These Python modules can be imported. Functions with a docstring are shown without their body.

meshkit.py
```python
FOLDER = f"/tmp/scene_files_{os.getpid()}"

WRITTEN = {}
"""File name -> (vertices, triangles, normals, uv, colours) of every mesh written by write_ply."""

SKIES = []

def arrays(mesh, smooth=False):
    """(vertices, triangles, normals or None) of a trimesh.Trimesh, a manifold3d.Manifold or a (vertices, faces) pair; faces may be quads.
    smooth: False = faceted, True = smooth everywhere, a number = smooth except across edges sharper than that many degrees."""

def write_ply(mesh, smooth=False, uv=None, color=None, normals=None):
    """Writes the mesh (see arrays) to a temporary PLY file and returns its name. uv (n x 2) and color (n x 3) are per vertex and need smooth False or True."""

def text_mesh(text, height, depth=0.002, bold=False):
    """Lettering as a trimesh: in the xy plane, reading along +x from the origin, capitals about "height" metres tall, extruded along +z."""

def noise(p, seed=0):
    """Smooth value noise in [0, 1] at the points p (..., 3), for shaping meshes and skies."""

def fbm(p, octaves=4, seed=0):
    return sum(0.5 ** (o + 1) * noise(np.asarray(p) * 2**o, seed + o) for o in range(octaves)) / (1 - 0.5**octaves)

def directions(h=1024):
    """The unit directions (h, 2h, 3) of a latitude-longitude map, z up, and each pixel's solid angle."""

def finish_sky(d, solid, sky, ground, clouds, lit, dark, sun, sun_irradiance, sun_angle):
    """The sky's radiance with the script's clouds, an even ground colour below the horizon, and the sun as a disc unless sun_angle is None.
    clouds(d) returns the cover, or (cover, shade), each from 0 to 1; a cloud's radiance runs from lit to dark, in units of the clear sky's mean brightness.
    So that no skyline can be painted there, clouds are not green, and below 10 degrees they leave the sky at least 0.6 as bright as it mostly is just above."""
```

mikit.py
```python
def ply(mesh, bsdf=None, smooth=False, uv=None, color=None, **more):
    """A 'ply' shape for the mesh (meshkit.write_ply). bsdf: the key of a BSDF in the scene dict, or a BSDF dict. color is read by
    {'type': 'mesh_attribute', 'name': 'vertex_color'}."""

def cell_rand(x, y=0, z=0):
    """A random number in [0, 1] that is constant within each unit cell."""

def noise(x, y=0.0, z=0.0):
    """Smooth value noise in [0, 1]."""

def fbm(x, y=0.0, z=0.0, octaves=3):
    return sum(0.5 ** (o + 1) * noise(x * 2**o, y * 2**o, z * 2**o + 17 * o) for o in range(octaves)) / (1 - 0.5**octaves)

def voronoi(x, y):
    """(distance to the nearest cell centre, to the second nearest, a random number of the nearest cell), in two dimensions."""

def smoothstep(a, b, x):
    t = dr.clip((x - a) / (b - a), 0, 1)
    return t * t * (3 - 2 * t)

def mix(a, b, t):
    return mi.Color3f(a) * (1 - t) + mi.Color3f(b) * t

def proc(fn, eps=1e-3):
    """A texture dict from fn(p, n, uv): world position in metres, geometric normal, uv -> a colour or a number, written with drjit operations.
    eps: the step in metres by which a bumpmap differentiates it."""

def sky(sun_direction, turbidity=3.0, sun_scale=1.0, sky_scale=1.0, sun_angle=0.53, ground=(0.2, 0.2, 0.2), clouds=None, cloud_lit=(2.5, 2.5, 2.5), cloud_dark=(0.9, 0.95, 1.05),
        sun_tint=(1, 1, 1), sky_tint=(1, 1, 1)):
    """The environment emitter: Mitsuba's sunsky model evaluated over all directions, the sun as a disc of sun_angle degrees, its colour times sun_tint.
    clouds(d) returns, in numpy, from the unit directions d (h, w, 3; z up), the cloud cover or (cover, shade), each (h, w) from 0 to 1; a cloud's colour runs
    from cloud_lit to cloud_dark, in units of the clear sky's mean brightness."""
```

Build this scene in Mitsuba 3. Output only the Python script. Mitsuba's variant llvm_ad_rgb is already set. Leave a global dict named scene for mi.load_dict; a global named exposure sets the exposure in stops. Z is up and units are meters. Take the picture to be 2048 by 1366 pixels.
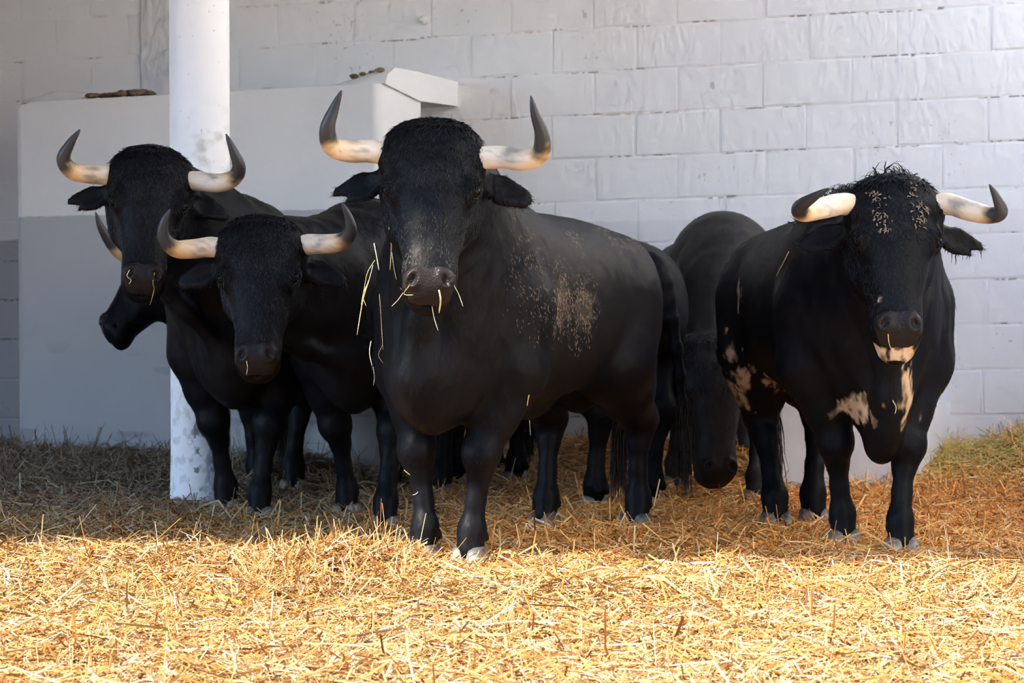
import math, random
import numpy as np, trimesh
import drjit as dr
import mitsuba as mi
import mikit, meshkit
from mikit import proc, noise, fbm, smoothstep, mix
from scipy.spatial import cKDTree

random.seed(7)
T = mi.ScalarTransform4f
scene, labels = {}, {}

# ------------------------------------------------------------------ camera, sky, exposure
FPX, CX, CY, VH, CAM_H = 5100.0, 1024.0, 683.0, 480.0, 1.083
PITCH = math.atan((CY - VH) / FPX)
CAM = np.array([0.0, 0.0, CAM_H])
FWD = np.array([0, math.cos(PITCH), -math.sin(PITCH)])
UP = np.array([0, math.sin(PITCH), math.cos(PITCH)])
scene['camera'] = {
    'type': 'thinlens', 'fov': math.degrees(2 * math.atan(CX / FPX)), 'fov_axis': 'x',
    'aperture_radius': 0.0065, 'focus_distance': 8.35, 'near_clip': 0.1, 'far_clip': 500.0,
    'to_world': T().look_at(origin=CAM.tolist(), target=(CAM + FWD).tolist(), up=[0, 0, 1])}
SUN = np.array([-0.57, -0.41, 0.71]); SUN /= np.linalg.norm(SUN)
scene['sky'] = mikit.sky(SUN.tolist(), turbidity=3.0, sun_scale=0.8, sky_scale=1.2, sun_angle=2.4, sky_tint=(0.92, 1.0, 1.10), sun_tint=(0.93, 1.0, 1.11), ground=(0.15, 0.13, 0.11))
exposure = 4.05


def at(u, v, d):
    """The point at depth d (metres from the camera along the yard) that the photograph shows at this pixel."""
    r = np.array([(u - CX) / FPX, 0, 0]) + FWD + UP * ((CY - v) / FPX)
    return CAM + r * (d / r[1])


# ------------------------------------------------------------------ helpers
def numbered(name):
    if name not in USED:
        USED[name] = 0
        return name
    USED[name] += 1
    return f'{name}_{USED[name]:03d}'


USED = {}


def put(name, mesh, bsdf, parent=None, smooth=False, uv=None, color=None, **tags):
    key = numbered((parent + '__' if parent else '') + name)
    scene[key] = mikit.ply(mesh, bsdf, smooth=smooth, uv=uv, color=color)
    if tags:
        labels[key] = tags
    return key


def thing(name, **tags):
    key = numbered(name)
    labels[key] = tags
    return key


def unit(v):
    v = np.asarray(v, float)
    return v / (np.linalg.norm(v, axis=-1, keepdims=True) + 1e-12)


def catmull(pts, n):
    pts = np.asarray(pts, float)
    p = np.vstack([2 * pts[0] - pts[1], pts, 2 * pts[-1] - pts[-2]])
    out = []
    m = len(pts) - 1
    for q in np.linspace(0, m, n):
        i = min(int(q), m - 1); t = q - i
        a, b, c, d = p[i], p[i + 1], p[i + 2], p[i + 3]
        out.append(0.5 * ((2 * b) + (c - a) * t + (2 * a - 5 * b + 4 * c - d) * t * t + (3 * b - a - 3 * c + d) * t ** 3))
    return np.array(out)


def tube(path, radii, sides=12, flat=1.0):
    """(vertices, triangles, parameter) of a capped tube along a path."""
    path = np.asarray(path, float); n = len(path)
    radii = np.broadcast_to(radii, n)
    tan = unit(np.gradient(path, axis=0))
    ref = np.array([0, 0, 1.0]) if abs(tan[0][2]) < 0.9 else np.array([1.0, 0, 0])
    u = unit(np.cross(tan[0], ref)); V, Tp = [], []
    for i in range(n):
        u = unit(u - tan[i] * (u @ tan[i])); w = np.cross(tan[i], u)
        a = np.arange(sides) * 2 * np.pi / sides
        V.append(path[i] + radii[i] * (np.cos(a)[:, None] * u + flat * np.sin(a)[:, None] * w))
        Tp += [i / (n - 1)] * sides
    V = np.vstack(V + [path[:1], path[-1:]]); Tp = np.array(Tp + [0, 1.0])
    F = []
    for i in range(n - 1):
        for j in range(sides):
            a, b = i * sides + j, i * sides + (j + 1) % sides
            F += [[a, b, b + sides], [a, b + sides, a + sides]]
    for j in range(sides):
        F.append([n * sides, (j + 1) % sides, j])
        F.append([n * sides + 1, (n - 1) * sides + j, (n - 1) * sides + (j + 1) % sides])
    return V, np.array(F), Tp


# ------------------------------------------------------------------ materials
def vc():
    return {'type': 'mesh_attribute', 'name': 'vertex_color'}


def coat_bump(p, n, uv):
    return 0.0016 * fbm(p.x * 90, p.y * 90, p.z * 34, 2) + 0.004 * noise(p.x * 30, p.y * 30, p.z * 14)


scene['coat'] = {'type': 'twosided', 'b': {'type': 'bumpmap', 'arbitrary': proc(coat_bump, 2e-3), 'scale': 1.0,
                 'b': {'type': 'principled', 'base_color': vc(), 'roughness': 0.5, 'specular': 0.10, 'sheen': 0.02}}}
scene['hair'] = {'type': 'twosided', 'b': {'type': 'principled', 'base_color': vc(), 'roughness': 0.36, 'specular': 0.24}}
scene['horn_mat'] = {'type': 'twosided', 'b': {'type': 'principled', 'base_color': vc(), 'roughness': 0.38, 'specular': 0.36}}
scene['nose_mat'] = {'type': 'twosided', 'b': {'type': 'bumpmap', 'arbitrary': proc(lambda p, n, uv: 0.0012 * noise(p.x * 220, p.y * 220, p.z * 220), 1e-3), 'scale': 1.0,
                     'b': {'type': 'principled', 'base_color': {'type': 'rgb', 'value': [0.014, 0.011, 0.011]}, 'roughness': 0.42, 'specular': 0.16}}}
scene['eye_mat'] = {'type': 'principled', 'base_color': {'type': 'rgb', 'value': [0.003, 0.0025, 0.002]}, 'roughness': 0.12, 'specular': 0.1}
scene['hoof_mat'] = {'type': 'twosided', 'b': {'type': 'principled', 'roughness': 0.55, 'base_color': proc(
    lambda p, n, uv: mix((0.05, 0.045, 0.04), (0.30, 0.27, 0.24), smoothstep(0.04, 0.10, 0.09 - p.z + 0.03 * noise(p.x * 60, p.y * 60, p.z * 60))))}}
scene['straw_mat'] = {'type': 'twosided', 'b': {'type': 'principled', 'base_color': vc(), 'roughness': 0.5, 'specular': 0.35}}
scene['mud_mat'] = {'type': 'twosided', 'b': {'type': 'diffuse', 'reflectance': {'type': 'rgb', 'value': [0.22, 0.17, 0.12]}}}
scene['string_mat'] = {'type': 'twosided', 'b': {'type': 'principled', 'base_color': {'type': 'rgb', 'value': [0.8, 0.8, 0.82]}, 'roughness': 0.4}}

# wall coordinates: origin where the wall passes in front of the camera axis, A along the wall (to the right), N towards the yard
YAW, TILT = math.radians(20), 0.027
WA = np.array([math.cos(YAW), -math.sin(YAW), 0]); WN = np.array([-math.sin(YAW), -math.cos(YAW), 0]); WO = np.array([0, 12.6, 0])
BW, BH = 0.425, 0.21


def wp(a, b, n=0.0):
    """wall point: a metres along, b metres up, n metres out into the yard"""
    return WO + WA * a + WN * n + np.array([0, 0, b])


def wall_coords(p):
    x, y = p.x - WO[0], p.y - WO[1]
    return x * WA[0] + y * WA[1], p.z


DADO = 1.163


def wall_color(p, n, uv):
    a, z = wall_coords(p)
    b = z - TILT * a
    course = dr.floor(b / BH); fb = b / BH - course
    edge = dr.minimum(fb, 1 - fb) * BH
    mottled = fbm(a * 1.7, z * 1.7, 3.0, 3)
    white = mix((0.76, 0.75, 0.73), (0.84, 0.835, 0.82), mottled)
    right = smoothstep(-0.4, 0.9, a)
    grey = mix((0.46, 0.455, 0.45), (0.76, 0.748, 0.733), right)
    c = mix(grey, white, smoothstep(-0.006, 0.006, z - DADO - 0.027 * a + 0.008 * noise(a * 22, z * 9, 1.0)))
    # dirt and chipped paint caught in the bed joints, damp stains near the straw
    grime = smoothstep(0.62, 0.8, noise(a * 9, course * 3.7, 5.0)) * smoothstep(0.010, 0.003, edge) * smoothstep(0.35, 0.6, noise(a * 70, z * 70, 2.0))
    c = mix(c, (0.16, 0.14, 0.12), 0.85 * grime)
    rust = smoothstep(0.74, 0.9, noise(a * 6.1, z * 5.3, 9.0)) * smoothstep(0.012, 0.002, edge) * smoothstep(0.4, 0.6, noise(a * 50, z * 50, 3.0))
    c = mix(c, (0.66, 0.52, 0.42), 0.55 * rust)
    spot = smoothstep(0.88, 0.95, noise(a * 70, z * 60, 4.0)) * smoothstep(0.7, 0.85, noise(a * 5, z * 5, 8.0))
    c = mix(c, (0.22, 0.2, 0.19), 0.45 * spot)
    damp = smoothstep(0.34, 0.0, z) * noise(a * 6, z * 12, 7.0)
    return mix(c, (0.55, 0.46, 0.34), 0.5 * damp)


def wall_bump(p, n, uv):
    a, z = wall_coords(p)
    return 0.006 * fbm(a * 16, z * 11, 1.5, 3) + 0.002 * noise(a * 90, z * 40, 2.0)


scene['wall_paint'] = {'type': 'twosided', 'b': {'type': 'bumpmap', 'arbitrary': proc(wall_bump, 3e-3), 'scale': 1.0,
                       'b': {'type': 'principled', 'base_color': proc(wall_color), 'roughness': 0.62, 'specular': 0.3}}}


def refuge_color(p, n, uv):
    a, z = wall_coords(p)
    m = fbm(a * 2.3, z * 2.3, 1.0, 3)
    white = mix((0.70, 0.69, 0.67), (0.80, 0.79, 0.77), m)
    grey = mix((0.42, 0.42, 0.42), (0.47, 0.465, 0.46), m)
    c = mix(grey, white, smoothstep(-0.004, 0.004, z - 1.203 - 0.019 * (a + 1.9) + 0.004 * noise(a * 30, 1.0, 1.0)))
    up = smoothstep(0.5, 0.9, n.z)
    c = mix(c, (0.34, 0.30, 0.25), up * (0.35 + 0.65 * noise(a * 9, p.y * 9, 2.0)))
    scuff = smoothstep(0.80, 0.88, noise(a * 5, z * 26, 6.0)) * smoothstep(0.7, 0.3, z)
    return mix(c, (0.3, 0.29, 0.28), 0.6 * scuff)


scene['refuge_paint'] = {'type': 'twosided', 'b': {'type': 'bumpmap', 'arbitrary': proc(lambda p, n, uv: 0.004 * fbm(p.x * 14, p.y * 14, p.z * 9, 3), 3e-3), 'scale': 1.0,
                         'b': {'type': 'principled', 'base_color': proc(refuge_color), 'roughness': 0.6, 'specular': 0.3}}}
scene['stucco'] = {'type': 'twosided', 'b': {'type': 'bumpmap', 'arbitrary': proc(lambda p, n, uv: 0.02 * fbm(p.x * 26, p.y * 26, p.z * 20, 3), 3e-3), 'scale': 1.0,
                   'b': {'type': 'diffuse', 'reflectance': {'type': 'rgb', 'value': [0.74, 0.735, 0.72]}}}}


def pillar_color(p, n, uv):
    c = mix((0.80, 0.80, 0.80), (0.86, 0.86, 0.855), fbm(p.x * 9, p.y * 9, p.z * 5, 2))
    low = smoothstep(0.62, 0.30, p.z)
    streaks = 0.3 + 0.7 * dr.exp(-dr.square((p.x + 1.275) / 0.022)) + 0.4 * dr.exp(-dr.square((p.x + 1.215) / 0.018))
    stain = smoothstep(0.50, 0.64, fbm(p.x * 48, p.y * 48, p.z * 26, 4)) * low * dr.minimum(streaks, 1)
    c = mix(c, (0.50, 0.48, 0.44), low * (0.25 + 0.3 * fbm(p.x * 30, p.y * 30, p.z * 30, 3)) * smoothstep(-1.40, -1.26, p.x))
    c = mix(c, (0.10, 0.10, 0.095), 0.9 * stain)
    rub = smoothstep(0.42, 0.75, fbm(p.x * 16, p.y * 16, p.z * 14, 4)) * smoothstep(0.22, 0.02, dr.abs(p.z - 1.45)) * smoothstep(-1.34, -1.22, p.x)
    c = mix(c, (0.36, 0.32, 0.25), 0.7 * rub)
    chip = smoothstep(0.92, 0.96, noise(p.x * 60, p.y * 60, p.z * 40))
    return mix(c, (0.3, 0.3, 0.3), 0.5 * chip)


scene['pillar_paint'] = {'type': 'twosided', 'b': {'type': 'bumpmap', 'arbitrary': proc(lambda p, n, uv: 0.003 * fbm(p.x * 30, p.y * 30, p.z * 16, 3) + smoothstep(0.75, 0.4, p.z) * 0.0012 * dr.sin(400 * p.z + 260 * p.x), 2e-3), 'scale': 1.0,
                         'b': {'type': 'principled', 'base_color': proc(pillar_color), 'roughness': 0.5, 'specular': 0.4}}}
scene['roof_mat'] = {'type': 'twosided', 'b': {'type': 'diffuse', 'reflectance': {'type': 'rgb', 'value': [0.22, 0.23, 0.25]}}}
scene['floor_mat'] = {'type': 'twosided', 'b': {'type': 'diffuse', 'reflectance': proc(
    lambda p, n, uv: mix(mix((0.13, 0.10, 0.075), (0.19, 0.15, 0.11), fbm(p.x * 3, p.y * 3, 1.0, 3)), mix((0.15, 0.085, 0.035), (0.36, 0.26, 0.13), fbm(p.x * 25, p.y * 25, 1.0, 4)), smoothstep(5.4, 5.9, p.y)))}}
scene['dirt_mat'] = {'type': 'twosided', 'b': {'type': 'diffuse', 'reflectance': proc(
    lambda p, n, uv: mix((0.06, 0.05, 0.04), (0.28, 0.19, 0.12), noise(p.x * 60, p.y * 60, p.z * 60)))}}


# ------------------------------------------------------------------ ground
def ground_z(x, y):
    x, y = np.asarray(x, float), np.asarray(y, float)
    p = np.stack([x, y, x * 0], -1)
    z = 0.035 * (meshkit.fbm(p * 1.6, 3, 3) - 0.5)
    out = (WO[1] - y) * math.cos(YAW) - x * math.sin(YAW)      # distance from the wall
    along = x * WA[0] + (y - WO[1]) * WA[1]
    z = z + 0.11 * np.exp(-(np.maximum(out - 0.1, 0) / 0.55) ** 2) * (along > -0.9) + 0.07 * np.exp(-((out - 1.3) / 0.5) ** 2) * (along < -0.5)
    z = z + 0.16 * np.exp(-((x - 2.55) / 0.35) ** 2 - ((y - 11.3) / 0.6) ** 2)
    z = z + 0.095 * np.exp(-((x + 0.54) / 0.2) ** 2 - ((y - 8.15) / 0.22) ** 2)
    z = z + 0.04 * np.exp(-((x - 0.15) / 0.5) ** 2 - ((y - 7.75) / 0.25) ** 2)
    return z


def build_floor():
    xs = np.concatenate([[-40, -15, -6], np.arange(-3.2, 3.41, 0.09), [6, 15, 40]])
    ys = np.concatenate([[-30, -8, 2, 5.5], np.arange(6.2, 13.8, 0.09), [14.6]])
    X, Y = np.meshgrid(xs, ys, indexing='ij')
    inner = (np.abs(X) < 3.5) & (Y > 6)
    Z = np.where(inner, ground_z(X, Y), 0) - 0.02
    n, m = X.shape
    i = np.arange(n * m).reshape(n, m)
    q = np.stack([i[:-1, :-1], i[1:, :-1], i[1:, 1:], i[:-1, 1:]], -1).reshape(-1, 4)
    put('floor', (np.stack([X, Y, Z], -1).reshape(-1, 3), q), 'floor_mat', smooth=True, kind='structure', label='straw covered ground of the corral', category='ground')


build_floor()


def box_mesh(pts8):
    """hexahedron from 8 corners: 4 of the bottom ring, then 4 of the top ring"""
    return trimesh.Trimesh(pts8, [[0, 2, 1], [0, 3, 2], [4, 5, 6], [4, 6, 7], [0, 1, 5], [0, 5, 4], [1, 2, 6], [1, 6, 5], [2, 3, 7], [2, 7, 6], [3, 0, 4], [3, 4, 7]], process=False)


def build_wall():
    c = lambda a, b, n: wp(a, b, n)
    a0, a1 = -7.2, 3.6
    base = box_mesh([c(a0, -0.3, 0), c(a1, -0.3, 0), c(a1, -0.3, -0.25), c(a0, -0.3, -0.25), c(a0, 3.5, 0), c(a1, 3.5, 0), c(a1, 3.5, -0.25), c(a0, 3.5, -0.25)])
    wall = put('wall_back', base, 'wall_paint', kind='structure', label='whitewashed concrete block wall behind the bulls', category='wall')
    rng = np.random.default_rng(11)
    for row in range(-1, 13):
        off = (row % 2) * BW / 2 + rng.uniform(-0.02, 0.02)
        for k in range(-11, 8):
            al, ar = off + k * BW + rng.uniform(-0.012, 0.012), off + (k + 1) * BW
            if ar < -4.4 or al > 2.75:
                continue
            if row < 6 and ar < -1.0:
                if not (ar < -2.35):
                    continue
            zb, zt = row * BH, (row + 1) * BH
            if zt + TILT * al < 0.0:
                continue
            g, pr = 0.003, 0.006 + rng.uniform(-0.0025, 0.003)
            w = lambda a, b, n: wp(a, b + TILT * a, n)
            j = lambda: rng.uniform(-0.0015, 0.0015)
            bev = 0.010
            ring0 = [(al + g, zb + g), (ar - g, zb + g), (ar - g, zt - g), (al + g, zt - g)]
            ring1 = [(al + g + bev, zb + g + bev), (ar - g - bev, zb + g + bev), (ar - g - bev, zt - g - bev), (al + g + bev, zt - g - bev)]
            V = [w(a, b, -0.04) for a, b in ring0] + [w(a + j(), b + j(), pr * 0.35) for a, b in ring0] + [w(a + j(), b + j(), pr) for a, b in ring1]
            F = []
            for r in (0, 4):
                for q in range(4):
                    a, b = r + q, r + (q + 1) % 4
                    F += [[a, b, b + 4], [a, b + 4, a + 4]]
            F += [[8, 9, 10], [8, 10, 11]]
            put('block', trimesh.Trimesh(V, F, process=False), 'wall_paint', wall, smooth=40)
    # rough rendered strip behind the pillar
    S = []
    sa0, sa1, sz0, sz1 = -2.055, -1.72, 1.75, 2.62
    na, nz = 40, 40
    A, Z = np.meshgrid(np.linspace(sa0, sa1, na), np.linspace(sz0, sz1, nz), indexing='ij')
    P = np.stack([A, Z, A * 0], -1)
    N = 0.012 + 0.016 * meshkit.fbm(P * np.array([26, 20, 1]), 3, 5)
    N[0, :] = N[-1, :] = 0.0; N[:, 0] = N[:, -1] = 0.0
    V = WO + A[..., None] * WA + N[..., None] * WN + Z[..., None] * np.array([0, 0, 1.0])
    i = np.arange(na * nz).reshape(na, nz)
    q = np.stack([i[:-1, :-1], i[1:, :-1], i[1:, 1:], i[:-1, 1:]], -1).reshape(-1, 4)
    put('plaster_patch', (V.reshape(-1, 3), q), 'stucco', wall, smooth=True, label='rough plaster strip of the wall behind the pillar')
    return wall


WALL = build_wall()


def build_refuge():
    """the low thick wall with a concrete capping slab in front of the block wall, left"""
    n1, n0 = 0.95, 0.42                    # front and back faces of the thick part, metres out from the wall
    al, ar = -2.24, -0.30
    top = lambda a: 1.75 + 0.029 * (a + 2.24)
    # plan: a rectangle with rounded arrises; the top follows the slope and drops at the rounded upper left corner
    r, plan = 0.045, []
    def corner(ca, cn, t0):
        for t in np.linspace(t0, t0 + math.pi / 2, 8):
            plan.append((ca + r * math.cos(t), cn + r * math.sin(t)))
    corner(al + r, n1 - r, math.pi / 2)      # front left
    corner(al + r, n0 + r, math.pi)
    for a in np.linspace(al + 2 * r, ar - 2 * r, 40):
        plan.append((a, n0))
    corner(ar - r, n0 + r, 1.5 * math.pi)
    corner(ar - r, n1 - r, 0)
    for a in np.linspace(ar - 2 * r, al + 2 * r, 40):
        plan.append((a, n1))
    def ztop(a):
        q = max(0.0, (al + 0.10 - a) / 0.10)
        return top(a) - 0.07 * (1 - math.sqrt(max(0.0, 1 - q * q)))
    m = len(plan); V = []
    for a, n in plan:
        V.append(wp(a, -0.2, n))
    for a, n in plan:
        V.append(wp(a, 1.2, n))
    for a, n in plan:
        V.append(wp(a, ztop(a), n))
    F = []
    for q in (0, m):
        for i in range(m):
            j = (i + 1) % m
            F += [[q + i, q + j, q + m + j], [q + i, q + m + j, q + m + i]]
    half = [i for i in range(m)]
    V.append(wp((al + ar) / 2, top((al + ar) / 2), (n0 + n1) / 2)); c0 = len(V) - 1
    for i in range(m):
        F.append([c0, 2 * m + i, 2 * m + (i + 1) % m])
    body = trimesh.Trimesh(V, F, process=False); body.fix_normals()
    refuge = put('refuge_wall', body, 'refuge_paint', smooth=25, kind='structure', label='thick low painted wall with a capping slab behind the left bulls', category='wall')
    # capping slab: lies on top, humped, reaches back to the block wall on the right end
    na = 40
    A = np.linspace(al + 0.03, ar + 0.015, na)
    hump = lambda a: 0.010 + 0.05 * np.exp(-((a - (al + 0.16)) / 0.12) ** 2) + 0.075 * np.exp(-((a - (ar - 0.03)) / 0.16) ** 2)
    V, F = [], []
    rows = [(n1 - 0.03, -0.03), (n1 - 0.02, 0.0), (n1 - 0.05, 0.55), (n1 - 0.14, 1.0), (0.55, 1.0), (0.0, 0.75), (0.0, -0.5), (0.5, -0.5)]
    for a in A:
        for n, f in rows:
            h = hump(a) * f if f > 0 else f * 0.12
            V.append(wp(a, top(a) + h, n))
    R = len(rows)
    for i in range(na - 1):
        for j in range(R):
            a, b = i * R + j, i * R + (j + 1) % R
            F += [[a, b, b + R], [a, b + R, a + R]]
    for j in range(1, R - 1):
        F.append([0, j + 1, j]); F.append([(na - 1) * R, (na - 1) * R + j, (na - 1) * R + j + 1])
    put('capping_slab', trimesh.Trimesh(V, F, process=False), 'refuge_paint', refuge, smooth=35, label='cracked concrete capping slab')
    # loose dirt lying on the slab
    rng = np.random.default_rng(4)
    lumps = []
    for k in range(70):
        a = rng.uniform(al + 0.35, al + 0.72) if k < 55 else rng.uniform(ar - 0.2, ar)
        r = rng.uniform(0.006, 0.016) * (1.5 if abs(a - al - 0.62) < 0.06 else 1)
        m = trimesh.creation.icosphere(1, r)
        m.vertices *= np.array([1.3, 1, 0.7]) * (1 + 0.3 * rng.random((len(m.vertices), 1)))
        m.apply_translation(wp(a, top(a) + hump(a) * 0.6 + r * 0.4 + 0.01, n1 - rng.uniform(0.05, 0.15)))
        lumps.append(m)
    put('dirt_crumbs', trimesh.util.concatenate(lumps), 'dirt_mat', kind='stuff', label='dark crumbs of dirt lying on top of the low wall', category='dirt')
    # low white pier by the wall, right
    p0, p1 = 1.62, 2.174
    lw = box_mesh([wp(p0, -0.1, 1.0), wp(p1, -0.1, 1.0), wp(p1, -0.1, 0.0), wp(p0, -0.1, 0.0), wp(p0, 0.42, 1.0), wp(p1, 0.42, 1.0), wp(p1, 0.33, 0.0), wp(p0, 0.33, 0.0)])
    put('low_wall', lw, 'pier_paint', kind='structure', label='low white pier at the foot of the wall behind the right bull', category='pier')


scene['pier_paint'] = {'type': 'twosided', 'b': {'type': 'bumpmap', 'arbitrary': proc(lambda p, n, uv: 0.003 * fbm(p.x * 18, p.y * 18, p.z * 12, 3), 3e-3), 'scale': 1.0,
                       'b': {'type': 'diffuse', 'reflectance': {'type': 'rgb', 'value': [0.86, 0.855, 0.84]}}}}
build_refuge()


def build_pillar():
    d = 10.4
    b, t = at(402, 1020, d), at(398.5, 0, d)
    b, t = b.copy(), t.copy()
    dirv = (t - b) / (t[2] - b[2])
    zs = np.concatenate([[-0.1], np.linspace(0, 3.4, 60)])
    path = b + dirv * (zs - b[2])[:, None]
    r = 0.1215 + 0.004 * np.exp(-((zs - 0.03) / 0.12) ** 2)
    V, F, _ = tube(path, r, 40)
    put('pillar', (V, F), 'pillar_paint', smooth=50, kind='structure', label='round white painted pillar behind the left bulls', category='pillar')


build_pillar()


def build_roof():
    zc, sh = 3.4, 3.4 * np.array([SUN[0], SUN[1]]) / SUN[2]
    g0, g1 = np.array([-2.0, 9.15]), np.array([2.2, 8.32])      # where the roof's front edge throws its shadow
    dirv = (g1 - g0) / np.linalg.norm(g1 - g0)
    f0, f1 = g0 - dirv * 3.5 + sh, g0 + sh
    right = 1.42
    f1 = f1 + dirv * ((right - f1[0]) / dirv[0])
    b1 = np.array([right, WO[1] - right * math.tan(YAW)]); b0 = np.array([f0[0], WO[1] - f0[0] * math.tan(YAW)])
    lo = [[*p, zc] for p in (f0, f1, b1, b0)]; hi = [[*p, zc + 0.18] for p in (f0, f1, b1, b0)]
    # front edge stepped at random, added to make its shadow line uneven
    rng = np.random.default_rng(8)
    edge, t, L = [], 0.0, np.linalg.norm(f1 - f0)
    nrm = np.array([-dirv[1], dirv[0]])
    while t < L:
        w = min(rng.uniform(0.22, 0.5), L - t); o = rng.uniform(-0.10, 0.10)
        edge += [f0 + dirv * t + nrm * o, f0 + dirv * (t + w) + nrm * o]; t += w
    from shapely.geometry import Polygon
    slab = trimesh.creation.extrude_polygon(Polygon([tuple(p) for p in edge] + [tuple(b1), tuple(b0)]).buffer(0), 0.12, engine='earcut')
    slab.apply_translation([0, 0, zc])
    put('ceiling', slab, 'roof_mat', kind='structure', label='roof that shades the bulls', category='roof')


build_roof()


def build_light_walls():
    """unseen walls added for light: white one bounces sun, dark ones block sky"""
    def slab(name, x0, y0, x1, y1, h, mat, label):
        m = box_mesh([[x0, y0, -0.2], [x1, y0, -0.2], [x1, y1, -0.2], [x0, y1, -0.2], [x0, y0, h], [x1, y0, h], [x1, y1, h], [x0, y1, h]])
        put(name, m, mat, kind='structure', label=label, category='wall')
    slab('bounce_wall_right', 3.0, -4.0, 3.25, 11.2, 5.0, 'pier_paint', 'unseen white wall added on the right to bounce sunlight')
    slab('sky_block_wall_front', -12.0, -4.3, 3.25, -4.0, 6.5, 'roof_mat', 'unseen dark wall added behind the camera to block sky')
    slab('sky_block_wall_left', -5.75, 9.8, -5.5, 13.9, 3.4, 'roof_mat', 'unseen dark wall added on the left to block sky')


build_light_walls()


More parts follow.
